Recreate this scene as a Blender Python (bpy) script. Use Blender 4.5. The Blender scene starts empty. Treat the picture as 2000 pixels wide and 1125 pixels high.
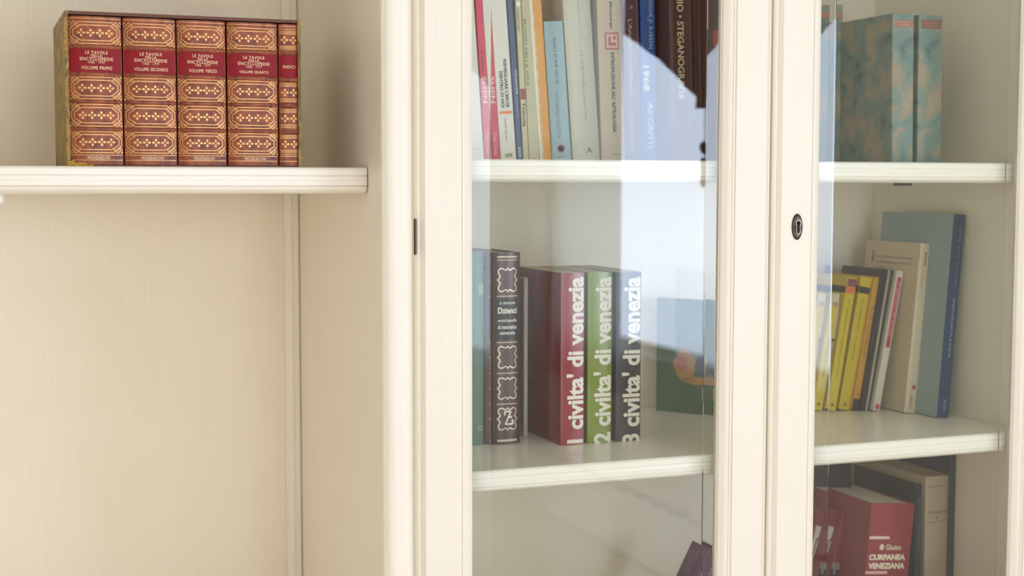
import bpy, bmesh, math, random
from mathutils import Matrix, Vector
random.seed(7)
sc = bpy.context.scene
C = sc.collection
# ------------------------------------------------------------------ camera
F, YAW, PIT, ROLL = 2822.0, 0.36472, 0.07224, 0.00114      # focal length in pixels of a 2000 px frame
D, EYE = 1.95, 1.5
cy, sy, cp, sp = math.cos(YAW), math.sin(YAW), math.cos(PIT), math.sin(PIT)
FW = Vector((sy*cp, cy*cp, -sp)); R0 = Vector((cy, -sy, 0)); U0 = R0.cross(FW)
RT = math.cos(ROLL)*R0 + math.sin(ROLL)*U0; UP = -math.sin(ROLL)*R0 + math.cos(ROLL)*U0
cam_d = bpy.data.cameras.new('camera'); cam = bpy.data.objects.new('camera', cam_d); C.objects.link(cam)
m = Matrix((RT, UP, -FW)).transposed().to_4x4(); m.translation = Vector((0, -D, EYE)); cam.matrix_world = m
cam_d.sensor_width = 36; cam_d.lens = F/2000*36; cam_d.clip_start = 0.05
cam_d.dof.use_dof = True; cam_d.dof.focus_distance = 2.07; cam_d.dof.aperture_fstop = 5.6
sc.camera = cam
sc.cycles.max_bounces = 16; sc.cycles.diffuse_bounces = 8; sc.cycles.transparent_max_bounces = 16; sc.cycles.transmission_bounces = 12
def P(px, py, Y):
    "point of the plane y = Y that the photograph shows at pixel (px, py)"
    d = FW + RT*((px-1000)/F) - UP*((py-562.5)/F)
    t = (Y + D)/d.y
    return Vector((d.x*t, Y, EYE + d.z*t))
# ------------------------------------------------------------------ world, exposure, daylight
w = bpy.data.worlds.new('world'); sc.world = w; w.use_nodes = True
w.node_tree.nodes['Background'].inputs[0].default_value = (.75, .85, 1, 1)
w.node_tree.nodes['Background'].inputs[1].default_value = 1.0
sc.view_settings.view_transform = 'Standard'; sc.view_settings.look = 'None'
sc.view_settings.exposure = -0.83; sc.view_settings.gamma = 1; sc.view_settings.use_curve_mapping = False
XR, YF, XL, YB, ZC = 2.6, -4.35, -1.9, 0.54, 2.8            # room
WA = dict(y0=-4.20, y1=-2.02, z0=0.80, z1=2.42)            # window in the right wall
WB = dict(x0=0.15, x1=1.42, z0=0.25, z1=2.45)              # french window in the wall behind the camera
def area(name, loc, rot, sx, sz, rad, col):
    l = bpy.data.lights.new(name, 'AREA'); l.shape = 'RECTANGLE'; l.size = sx; l.size_y = sz
    l.energy = rad*math.pi*sx*sz; l.color = col
    o = bpy.data.objects.new(name, l); C.objects.link(o); o.location = loc; o.rotation_euler = rot; return o
area('daylight', (XR+.20, (WA['y0']+WA['y1'])/2, (WA['z0']+WA['z1'])/2), (0, math.pi/2, 0), WA['z1']-WA['z0']+.3, WA['y1']-WA['y0']+.3, 18.5, (.69, .80, 1))
area('daylight', ((WB['x0']+WB['x1'])/2, YF-.20, (WB['z0']+WB['z1'])/2), (math.pi/2, 0, 0), WB['x1']-WB['x0']+.2, WB['z1']-WB['z0']+.2, 10.2, (.83, .885, 1))

# ------------------------------------------------------------------ helpers
def lin(c): return tuple((v/255/12.92 if v/255 <= .04045 else ((v/255+.055)/1.055)**2.4) for v in c)
MC = {}
def mat(c, rough=.5, metal=0, noise=.06, scale=60, bump=0, spec=.5, stretch=None):
    key = (tuple(c), rough, metal, noise, scale, bump, spec, stretch)
    if key in MC: return MC[key]
    M = bpy.data.materials.new('mat_%d_%d_%d' % tuple(c)); M.use_nodes = True; nt = M.node_tree; b = nt.nodes['Principled BSDF']
    tc = nt.nodes.new('ShaderNodeTexCoord'); n = nt.nodes.new('ShaderNodeTexNoise'); n.inputs['Scale'].default_value = scale; n.inputs['Detail'].default_value = 3
    if stretch:
        mp = nt.nodes.new('ShaderNodeMapping'); mp.inputs['Scale'].default_value = stretch
        nt.links.new(tc.outputs['Object'], mp.inputs[0]); nt.links.new(mp.outputs[0], n.inputs['Vector'])
    else: nt.links.new(tc.outputs['Object'], n.inputs['Vector'])
    mx = nt.nodes.new('ShaderNodeMix'); mx.data_type = 'RGBA'; l = lin(c)
    mx.inputs[6].default_value = tuple(max(0, v*(1-noise*1.6)) for v in l)+(1,); mx.inputs[7].default_value = tuple(min(1, v*(1+noise)) for v in l)+(1,)
    nt.links.new(n.outputs['Fac'], mx.inputs[0]); nt.links.new(mx.outputs[2], b.inputs['Base Color'])
    b.inputs['Roughness'].default_value = rough; b.inputs['Metallic'].default_value = metal; b.inputs['Specular IOR Level'].default_value = spec
    if bump:
        bp = nt.nodes.new('ShaderNodeBump'); bp.inputs['Strength'].default_value = bump; bp.inputs['Distance'].default_value = .001
        nt.links.new(n.outputs['Fac'], bp.inputs['Height']); nt.links.new(bp.outputs[0], b.inputs['Normal'])
    MC[key] = M; return M
def ramp_mat(name, cols, scale=9, detail=4, rough=.4, dist=.6, stretch=(1, 1, 1)):
    M = bpy.data.materials.new(name); M.use_nodes = True; nt = M.node_tree; b = nt.nodes['Principled BSDF']
    tc = nt.nodes.new('ShaderNodeTexCoord'); mp = nt.nodes.new('ShaderNodeMapping'); mp.inputs['Scale'].default_value = stretch
    n = nt.nodes.new('ShaderNodeTexNoise'); n.inputs['Scale'].default_value = scale; n.inputs['Detail'].default_value = detail; n.inputs['Distortion'].default_value = dist
    r = nt.nodes.new('ShaderNodeValToRGB'); r.color_ramp.interpolation = 'LINEAR'
    els = r.color_ramp.elements
    while len(els) < len(cols): els.new(.5)
    for e, (p, c) in zip(els, cols): e.position = p; e.color = lin(c)+(1,)
    nt.links.new(tc.outputs['Object'], mp.inputs[0]); nt.links.new(mp.outputs[0], n.inputs['Vector'])
    nt.links.new(n.outputs['Fac'], r.inputs[0]); nt.links.new(r.outputs[0], b.inputs['Base Color']); b.inputs['Roughness'].default_value = rough
    return M
def painted(name, c, axis='z'):
    "cream lacquer combed along the grain"
    M = bpy.data.materials.new(name); M.use_nodes = True; nt = M.node_tree; b = nt.nodes['Principled BSDF']
    tc = nt.nodes.new('ShaderNodeTexCoord'); mp = nt.nodes.new('ShaderNodeMapping')
    mp.inputs['Scale'].default_value = (700, 700, 9) if axis == 'z' else (9, 700, 700)
    n = nt.nodes.new('ShaderNodeTexNoise'); n.inputs['Scale'].default_value = 1; n.inputs['Detail'].default_value = 2
    n2 = nt.nodes.new('ShaderNodeTexNoise'); n2.inputs['Scale'].default_value = 7; n2.inputs['Detail'].default_value = 5
    nt.links.new(tc.outputs['Object'], mp.inputs[0]); nt.links.new(mp.outputs[0], n.inputs['Vector']); nt.links.new(tc.outputs['Object'], n2.inputs['Vector'])
    ad = nt.nodes.new('ShaderNodeMath'); ad.operation = 'MULTIPLY_ADD'; ad.inputs[1].default_value = .6; nt.links.new(n.outputs['Fac'], ad.inputs[0])
    m2 = nt.nodes.new('ShaderNodeMath'); m2.operation = 'MULTIPLY'; m2.inputs[1].default_value = .4; nt.links.new(n2.outputs['Fac'], m2.inputs[0]); nt.links.new(m2.outputs[0], ad.inputs[2])
    r = nt.nodes.new('ShaderNodeValToRGB'); l = lin(c)
    r.color_ramp.elements[0].position = .3; r.color_ramp.elements[0].color = (l[0]*.965, l[1]*.95, l[2]*.915, 1)
    r.color_ramp.elements[1].position = .62; r.color_ramp.elements[1].color = l+(1,)
    nt.links.new(ad.outputs[0], r.inputs[0]); nt.links.new(r.outputs[0], b.inputs['Base Color'])
    bp = nt.nodes.new('ShaderNodeBump'); bp.inputs['Strength'].default_value = .12; bp.inputs['Distance'].default_value = .0006
    nt.links.new(n.outputs['Fac'], bp.inputs['Height']); nt.links.new(bp.outputs[0], b.inputs['Normal'])
    b.inputs['Roughness'].default_value = .24 if axis == 'x' else .42; b.inputs['Specular IOR Level'].default_value = .5 if axis == 'x' else .4
    return M
CREAM = (247, 239, 226)
PV = painted('cream_paint_vertical', CREAM, 'z'); PH = painted('cream_paint_horizontal', CREAM, 'x')
PGH = painted('cream_brightened_glazed_shelf', (253, 248, 236), 'x')  # same cream, whitened to make up for the dim light behind the glass
PG = painted('cream_brightened_interior', (254, 247, 232), 'z')  # cream raised in colour so the cabinet interior looks better lit
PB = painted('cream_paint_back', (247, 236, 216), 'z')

class MB:
    def __init__(s): s.v = []; s.f = []
    def add(s, vs, fs):
        o = len(s.v); s.v += [tuple(p) for p in vs]; s.f += [tuple(i+o for i in f) for f in fs]; return s
    def box(s, x0, y0, z0, x1, y1, z1):
        vs = [(x, y, z) for x in (x0, x1) for y in (y0, y1) for z in (z0, z1)]
        return s.add(vs, [(0, 1, 3, 2), (4, 6, 7, 5), (0, 4, 5, 1), (2, 3, 7, 6), (0, 2, 6, 4), (1, 5, 7, 3)])
    def prism(s, poly, a0, a1, axis='z'):
        "poly in the plane across the axis, extruded along it (x: poly=(y,z), z: poly=(x,y), y: poly=(x,z))"
        n = len(poly)
        def p3(p, a): return {'x': (a, p[0], p[1]), 'y': (p[0], a, p[1]), 'z': (p[0], p[1], a)}[axis]
        vs = [p3(p, a0) for p in poly]+[p3(p, a1) for p in poly]
        return s.add(vs, [tuple(range(n))[::-1], tuple(range(n, 2*n))]+[(i, (i+1) % n, n+(i+1) % n, n+i) for i in range(n)])
    def lathe(s, prof, cx, cy_, cz, axis='z', n=24):
        vs = []; fs = []
        for r, h in prof:
            for k in range(n):
                a = 2*math.pi*k/n; u, v = r*math.cos(a), r*math.sin(a)
                vs.append({'z': (cx+u, cy_+v, cz+h), 'y': (cx+u, cy_+h, cz+v), 'x': (cx+h, cy_+u, cz+v)}[axis])
        for j in range(len(prof)-1):
            for k in range(n): fs.append((j*n+k, j*n+(k+1) % n, (j+1)*n+(k+1) % n, (j+1)*n+k))
        fs += [tuple(range(n)), tuple((len(prof)-1)*n+k for k in range(n))]
        return s.add(vs, fs)
    def build(s, name, m_, parent=None, smooth=False, fix=True, bevel=0):
        me = bpy.data.meshes.new(name); me.from_pydata(s.v, [], s.f)
        if fix:
            bm = bmesh.new(); bm.from_mesh(me); bmesh.ops.recalc_face_normals(bm, faces=bm.faces); bm.to_mesh(me); bm.free()
        me.materials.append(m_)
        o = bpy.data.objects.new(name, me); C.objects.link(o)
        if parent: o.parent = parent
        if smooth:
            for p in me.polygons: p.use_smooth = True
            try: me.set_sharp_from_angle(angle=math.radians(35))
            except Exception: pass
        if bevel:
            b = o.modifiers.new('bevel', 'BEVEL'); b.width = bevel; b.segments = 2; b.limit_method = 'ANGLE'
        return o
def thing(name, label, cat, loc=(0, 0, 0), group=None):
    o = bpy.data.objects.new(name, None); C.objects.link(o); o.location = loc; o['label'] = label; o['category'] = cat
    o.empty_display_size = .05
    if group: o['group'] = group
    return o
def struct(o): o['kind'] = 'structure'; return o
TXT = {}
def text2d(s, bold=0.0, spacing=1.0):
    key = (s, bold, spacing)
    if key in TXT: return TXT[key]
    cu = bpy.data.curves.new('t', 'FONT'); cu.body = s; cu.size = 1; cu.offset = bold; cu.space_character = spacing; cu.resolution_u = 3; cu.align_x = 'CENTER'; cu.fill_mode = 'FRONT'
    o = bpy.data.objects.new('t', cu); C.objects.link(o); bpy.context.view_layer.update()
    me = o.evaluated_get(bpy.context.evaluated_depsgraph_get()).to_mesh()
    vs = [(v.co.x, v.co.y) for v in me.vertices]; fs = [tuple(p.vertices) for p in me.polygons]
    o.evaluated_get(bpy.context.evaluated_depsgraph_get()).to_mesh_clear()
    bpy.data.objects.remove(o); bpy.data.curves.remove(cu)
    x0 = min(v[0] for v in vs); x1 = max(v[0] for v in vs); y0 = min(v[1] for v in vs); y1 = max(v[1] for v in vs)
    vs = [((v[0]-(x0+x1)/2)/(x1-x0), (v[1]-(y0+y1)/2)/(y1-y0)) for v in vs]      # unit box
    TXT[key] = (vs, fs); return TXT[key]

# ------------------------------------------------------------------ the room
WALLM = mat((250, 247, 240), .8, noise=.03, scale=20, bump=.1)
def wall_with_hole(name, axis, pos, a0, a1, z0, z1, h, th):
    mb = MB()
    def bx(u0, w0, u1, w1):
        if axis == 'x': mb.box(min(pos, pos+th), u0, w0, max(pos, pos+th), u1, w1)
        else: mb.box(u0, min(pos, pos+th), w0, u1, max(pos, pos+th), w1)
    ha0, ha1, hz0, hz1 = h
    bx(a0, z0, ha0, z1); bx(ha1, z0, a1, z1); bx(ha0, z0, ha1, hz0); bx(ha0, hz1, ha1, z1)
    return struct(mb.build(name, WALLM))
wall_with_hole('wall_right', 'x', XR, YF-.12, YB+.12, 0, ZC, (WA['y0'], WA['y1'], WA['z0'], WA['z1']), .12)
wall_with_hole('wall_front', 'y', YF, XL, XR, 0, ZC, (WB['x0'], WB['x1'], WB['z0'], WB['z1']), -.12)
struct(MB().box(XL, YB, 0, XR, YB+.12, ZC).build('wall_back', WALLM))
struct(MB().box(XL-.12, YF-.12, 0, XL, YB+.12, ZC).build('wall_left', WALLM))
struct(MB().box(XL-.12, YF-.12, -.05, XR+.12, YB+.12, 0).build('floor', mat((222, 205, 178), .4, noise=.2, scale=3, stretch=(12, 1, 1))))
struct(MB().box(XL-.12, YF-.12, ZC, XR+.12, YB+.12, ZC+.05).build('ceiling', mat((240, 238, 232), .9, noise=.02)))
WM = mat((245, 243, 238), .4, noise=.02)
fr = MB()
for (a, b) in ((WA['y0'], WA['y0']+.06), (WA['y1']-.06, WA['y1'])): fr.box(XR+.03, a, WA['z0'], XR+.09, b, WA['z1'])
fr.box(XR+.03, WA['y0'], WA['z0'], XR+.09, WA['y1'], WA['z0']+.04); fr.box(XR+.03, WA['y0'], WA['z1']-.06, XR+.09, WA['y1'], WA['z1'])
struct(fr.build('window_1', WM))
fr = MB()
for a in (WB['x0'], (WB['x0']+WB['x1'])/2-.04, WB['x1']-.08): fr.box(a, YF-.09, WB['z0'], a+.08, YF-.03, WB['z1'])
for z in (WB['z0'], WB['z1']-.08, 1.0): fr.box(WB['x0'], YF-.09, z, WB['x1'], YF-.03, z+.08)
struct(fr.build('window_2', WM))
# ------------------------------------------------------------------ the open bookcase (left)
YBK = 0.415                                       # its back panel
ZL_t = P(360, 325.5, -.03).z; ZL_b = P(360, 378.5, -.03).z
XS = P(585, 400, .40).x                           # inner face of its right side panel
XO = XS+.036
oc = thing('open_bookcase', 'cream painted open bookcase without doors, left of the glazed cabinet', 'bookcase', (0, 0, 0))
XI = -.50
mb = MB(); mb.box(XI-.036, YBK, .0, XO, YBK+.012, 2.45); mb.build('back_panel', PB, oc)
mb = MB(); mb.box(XS, -.095, .0, XO, YBK, 2.45); mb.build('side_panel', PV, oc)
mb = MB(); mb.box(XI-.036, -.095, .0, XI, YBK, 2.45); mb.build('side_panel', PV, oc)
def post(x0, x1):
    "reeded rounded front edge of a side panel"
    cx = (x0+x1)/2; r = (x1-x0)/2+.003; poly = [(x1+.003, -.096)]
    for k in range(0, 25):
        a = math.pi*k/24; rr = r*(1-.045*abs(math.sin(3*a))**6)
        poly.append((cx+rr*math.cos(a), -.104-.62*rr*math.sin(a)))
    poly.append((x0-.003, -.096))
    return poly
MB().prism(post(XS, XO), 0, 2.45).build('front_post', PV, oc, smooth=True)
MB().prism(post(XI-.036, XI), 0, 2.45).build('front_post', PV, oc, smooth=True)
# corner moulding standing in the back right corner
xm0 = P(555, 400, .40).x
MB().prism([(xm0, YBK), (xm0, .404), (xm0+.0025, .400), (xm0+.012, .3985), (xm0+.013, .4005), (xm0+.0145, .4005), (xm0+.016, .398), (XS-.004, .398), (XS-.0005, .402), (XS-.0005, YBK)], .78, 2.45).build('corner_moulding', PV, oc)
xl0 = XI
MB().prism([(xl0+.0005, YBK), (xl0+.0005, .402), (xl0+.003, .398), (xl0+.028, .398), (xl0+.030, .402), (xl0+.030, YBK)], .78, 2.45).build('corner_moulding', PV, oc)
def shelf_poly(zt, zb, yf, yb):
    h = zt-zb
    q = [(0, .004), (.04, .0015), (.10, .0002), (.30, 0), (.315, .0022), (.335, .0022), (.345, .0004), (.50, 0), (.505, .0006), (.515, .0006), (.52, 0), (.685, .0002), (.70, .0030), (.725, .0034), (.735, .0012), (.76, .0002), (.82, .0006), (.89, .0028), (.95, .0062), (1, .011)]
    return [(yb, zt)]+[(yf+d, zt-f*h) for f, d in q]+[(yb, zb)]
def shelf(x0, x1, zt, zb, yf, yb, parent, m_=PH):
    return MB().prism(shelf_poly(zt, zb, yf, yb), x0, x1, 'x').build('shelf', m_, parent)
xe = P(720, 350, -.03).x
shelf(XI+.002, xe-.0022, ZL_t, ZL_b, -.03, .396, oc)
shelf(XI+.002, xe, ZL_t+.62, ZL_b+.62, -.03, .396, oc)
shelf(XI+.002, xe, .80, .76, -.03, .396, oc)
MB().box(XI, -.06, 0, XS, .0, .755).build('plinth', PV, oc)
pn = P(2, 388, -.018)
mb = MB(); mb.lathe([(.0035, 0), (.0045, .002), (.0045, .009), (.002, .0125)], pn.x-.001, -.012, pn.z-.006, 'z', 16); mb.box(pn.x-.004, -.02, pn.z+.006, pn.x+.003, .02, ZL_b+.001)
mb.build('shelf_pin', mat((235, 232, 222), .35), oc)

# ------------------------------------------------------------------ the glazed cabinet
YB2 = .50; YS2 = .035
gc = thing('glazed_cabinet', 'cream painted cabinet with two glass doors, right of the open bookcase', 'cabinet', (0, 0, 0))
GX0, GX1 = XO+.006, 1.760
SIDE = 1.706
Z1t = P(1000, 311, YS2).z; Z1b = P(1000, 356.3, YS2).z; TH = Z1t-Z1b
Z2t = P(1120, 907.5, YS2).z; Z3t = Z2t-.40
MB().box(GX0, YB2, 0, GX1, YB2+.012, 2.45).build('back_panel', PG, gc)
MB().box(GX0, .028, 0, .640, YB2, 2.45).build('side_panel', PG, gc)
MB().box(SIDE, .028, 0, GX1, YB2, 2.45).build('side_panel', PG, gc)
mb = MB(); mb.box(GX0, .0235, 0, .650, .0279, 2.45); mb.box(1.700, .0235, 0, GX1, .0279, 2.45); mb.box(.650, .0235, 2.2, 1.700, .0279, 2.45); mb.box(.650, .0235, 0, 1.700, .0279, .72)
mb.build('face_frame', PV, gc)
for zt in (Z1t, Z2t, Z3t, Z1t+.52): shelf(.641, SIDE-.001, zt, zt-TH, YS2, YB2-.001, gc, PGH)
for px, z in ((1763, Z1b), ):
    p = P(px, 358, .20)
    mb = MB(); mb.box(p.x-.012, .19, z-.0045, p.x+.012, .21, z+.0005); mb.build('shelf_pin', mat((40, 36, 32), .5), gc)
# door frame profile: (inset from the outer edge, y)
PROF = [(0, .0225), (0, .0110), (.0010, .0090), (.0034, .0070), (.0052, .0064), (.0060, .0076), (.0068, .0076), (.0076, .0056), (.0098, .0030), (.0118, .0006), (.0128, 0),
        (.0655, 0), (.0660, .0026), (.0678, .0030), (.0684, .0012), (.0702, .0012), (.0708, .0030), (.0720, .0032), (.0740, .0026), (.0775, .0040), (.0835, .0085), (.0850, .0100), (.0862, .0128), (.0870, .0135), (.0870, .0225)]
def door(x0, x1, z0, z1, label=None):
    fmb = MB(); n = len(PROF); vs = []
    for (sx, sz) in ((0, 0), (1, 0), (1, 1), (0, 1)):
        for u, y in PROF: vs.append(((x0+u) if not sx else (x1-u), y, (z0+u) if not sz else (z1-u)))
    fs = []
    for c in range(4):
        d = (c+1) % 4
        for i in range(n): j = (i+1) % n; fs.append((c*n+i, c*n+j, d*n+j, d*n+i))
    fmb.add(vs, fs)
    dr = thing_part('door', gc)
    fmb.build('door_frame', PV, dr)
    g0, g1, gz0, gz1 = x0+.0868, x1-.0868, z0+.0868, z1-.0868
    fw, bk, bl_, br_ = .0160, .0190, .0300, .0210
    a_, b_, c_, d_ = g0+bl_, g1-br_, gz0+.025, gz1-.025
    MB().add([(a_, fw, c_), (b_, fw, c_), (b_, fw, d_), (a_, fw, d_), (a_, bk, c_), (b_, bk, c_), (b_, bk, d_), (a_, bk, d_)], [(0, 1, 2, 3), (4, 7, 6, 5)]).build('glass_pane', GLASS, dr, fix=False)
    def ring():
        vs = [(a_, fw, c_), (b_, fw, c_), (b_, fw, d_), (a_, fw, d_), (a_, bk, c_), (b_, bk, c_), (b_, bk, d_), (a_, bk, d_)]
        vs += [(g0, fw+.0011, gz0), (g1, fw+.0005, gz0), (g1, fw+.0005, gz1), (g0, fw+.0011, gz1)]
        vs += [(g0, bk-.0016, gz0), (g1, bk-.0012, gz0), (g1, bk-.0012, gz1), (g0, bk-.0016, gz1)]
        # inner front 0-3, inner back 4-7, outer front 8-11, outer back 12-15
        fs = []
        for k in range(4):
            l = (k+1) % 4
            fs += [(k, 8+k, 8+l, l), (4+k, 4+l, 12+l, 12+k), (8+k, 12+k, 12+l, 8+l)]
        return MB().add(vs, fs)
    ring().build('glass_bevel', GLASSB, dr, fix=False)
    return dr
def thing_part(name, parent):
    o = bpy.data.objects.new(name, None); C.objects.link(o); o.parent = parent; o.empty_display_size = .03; return o
GLASS = bpy.data.materials.new('window_glass'); GLASS.use_nodes = True; nt = GLASS.node_tree; nt.nodes.clear()
out = nt.nodes.new('ShaderNodeOutputMaterial'); mx = nt.nodes.new('ShaderNodeMixShader'); tr = nt.nodes.new('ShaderNodeBsdfTransparent'); gl = nt.nodes.new('ShaderNodeBsdfGlossy'); fn = nt.nodes.new('ShaderNodeFresnel')
gl.inputs['Roughness'].default_value = .0; 
geo = nt.nodes.new('ShaderNodeNewGeometry'); ior = nt.nodes.new('ShaderNodeMix'); ior.inputs[2].default_value = 1.5; ior.inputs[3].default_value = 1/1.5   # thin sheet: both faces seen from air
nt.links.new(geo.outputs['Backfacing'], ior.inputs[0]); nt.links.new(ior.outputs[0], fn.inputs[0])
tr.inputs[0].default_value = (.99, 1, .99, 1)
nt.links.new(fn.outputs[0], mx.inputs[0]); nt.links.new(tr.outputs[0], mx.inputs[1]); nt.links.new(gl.outputs[0], mx.inputs[2]); nt.links.new(mx.outputs[0], out.inputs[0])
GLASSB = bpy.data.materials.new('bevelled_glass'); GLASSB.use_nodes = True; nt = GLASSB.node_tree; nt.nodes.clear()
out = nt.nodes.new('ShaderNodeOutputMaterial'); gb = nt.nodes.new('ShaderNodeBsdfGlass'); gb.inputs['Roughness'].default_value = 0; gb.inputs['IOR'].default_value = 1.5; gb.inputs[0].default_value = (.99, 1, .99, 1)
nt.links.new(gb.outputs[0], out.inputs[0])
d1 = door(.6010, 1.1765, .70, 2.22); d2 = door(1.1800, 1.741, .70, 2.22)
BRONZE = mat((84, 72, 60), .32, metal=.85, noise=.25, scale=120)
pa, pb_ = P(823, 427, -.001), P(823, 498, -.001)
hz0, hz1 = pb_.z, pa.z
mb = MB(); mb.lathe([(.0012, 0), (.0022, .001), (.0022, hz1-hz0-.001), (.0012, hz1-hz0)], .5995, .0005+.003, hz0, 'z', 12); mb.build('hinge', BRONZE, d1, smooth=True)
# keyhole escutcheon
kc = P(1556.5, 443, 0)
def kpoly(s=1.0):
    pts = []
    for k in range(21):
        a = math.radians(-50+280*k/20); pts.append((.0030*s*math.cos(a), .0055+.0034*s*math.sin(a)))
    pts += [(-.0020*s, 0), (-.0021*s, -.0062)]
    for k in range(7):
        a = math.radians(200+140*k/6); pts.append((.0022*s*math.cos(a), -.0072+.0026*s*math.sin(a)))
    pts += [(.0021*s, -.0062), (.0020*s, 0)]
    return pts
N = 40
mb = MB(); rings = [(1.0, -.0002), (1.0, -.0010), (.90, -.0026), (.74, -.0032), (.62, -.0028)]
vs = []; fs = []
for r, y in rings:
    for k in range(N):
        a = 2*math.pi*k/N; vs.append((kc.x+.0097*r*math.cos(a), y, kc.z+.0205*r*math.sin(a)))
for j in range(len(rings)-1):
    for k in range(N): fs.append((j*N+k, j*N+(k+1) % N, (j+1)*N+(k+1) % N, (j+1)*N+k))
fs.append(tuple((len(rings)-1)*N+k for k in range(N)))
mb.add(vs, fs); esc = mb.build('keyhole_escutcheon', BRONZE, d2, smooth=True)
kp = kpoly(1.62); MB().prism([(kc.x+x+.0006, kc.z+z) for x, z in kp], -.0036, -.0027, 'y').build('keyhole_rim', mat((176, 168, 152), .35, metal=.9, noise=.1), esc)
kp = kpoly(1.28); MB().prism([(kc.x+x+.0006, kc.z+z) for x, z in kp], -.0039, -.0034, 'y').build('keyhole', mat((12, 11, 10), .8, noise=0), esc)

# ------------------------------------------------------------------ books
PAGE = mat((214, 196, 160), .8, noise=.15, scale=900, stretch=(1, .02, .02), bump=.2)
PAGEW = mat((232, 226, 212), .8, noise=.1, scale=900, stretch=(1, .02, .02), bump=.2)
def spine_y(u, t, b):
    s = max(-1, min(1, 2*u/t-1)); return -b*math.sqrt(max(0, 1-s*s*.96))+b*.2
def cover_poly(t, dp, b, c=.0022, n=12):
    out_ = [(t, dp), (t, .0+.001)]
    pts = [(t*k/n, spine_y(t*k/n, t, b)) for k in range(n, -1, -1)] if b > 0 else [(t-.001, 0), (.001, 0)]
    out_ += pts+[(0, .001), (0, dp)]
    inn = [(c, dp), (c, c+.001)]
    inn += [(c+(t-2*c)*k/4, c) for k in range(5)]
    inn += [(t-c, c+.001), (t-c, dp)]
    return out_+inn
def spine_patch(mb, u0, v0, u1, v1, t, b, off=.0003, n=8):
    vs = []
    for k in range(n+1):
        u = u0+(u1-u0)*k/n; y = spine_y(u, t, b)-off if b > 0 else -off
        vs += [(u, y, v0), (u, y, v1)]
    mb.add(vs, [(2*k, 2*k+2, 2*k+3, 2*k+1) for k in range(n)])
def spine_line(mb, pts, wd, t, b, off=.0004, n=4):
    for (a, c) in zip(pts[:-1], pts[1:]):
        dx, dz = c[0]-a[0], c[1]-a[1]; L = math.hypot(dx, dz)
        if L < 1e-6: continue
        nx, nz = -dz/L*wd/2, dx/L*wd/2; vs = []
        m_ = max(1, int(n*abs(dx)/t*3)+1)
        for k in range(m_+1):
            x, z = a[0]+dx*k/m_, a[1]+dz*k/m_
            for s_ in (1, -1):
                xx = x+nx*s_; zz = z+nz*s_; vs.append((xx, (spine_y(xx, t, b) if b > 0 else 0)-off, zz))
        mb.add(vs, [(2*k, 2*k+2, 2*k+3, 2*k+1) for k in range(m_)])
def spine_text(mb, s, uc, vc, length, cap, d, t, b, bold=0, spacing=1.0, off=.0005, face='spine'):
    vs, fs = text2d(s, bold, spacing); o = []
    for x, y in vs:
        if d == 'down': U, V = y*cap, -x*length
        elif d == 'up': U, V = -y*cap, x*length
        else: U, V = x*length, y*cap
        U += uc; V += vc
        if face == 'spine': o.append((U, (spine_y(U, t, b) if b > 0 else 0)-off, V))
        else: o.append((-off, U, V))                               # on the left board, U runs from the back to the spine
    mb.add(o, fs)
class Book: pass
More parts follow.
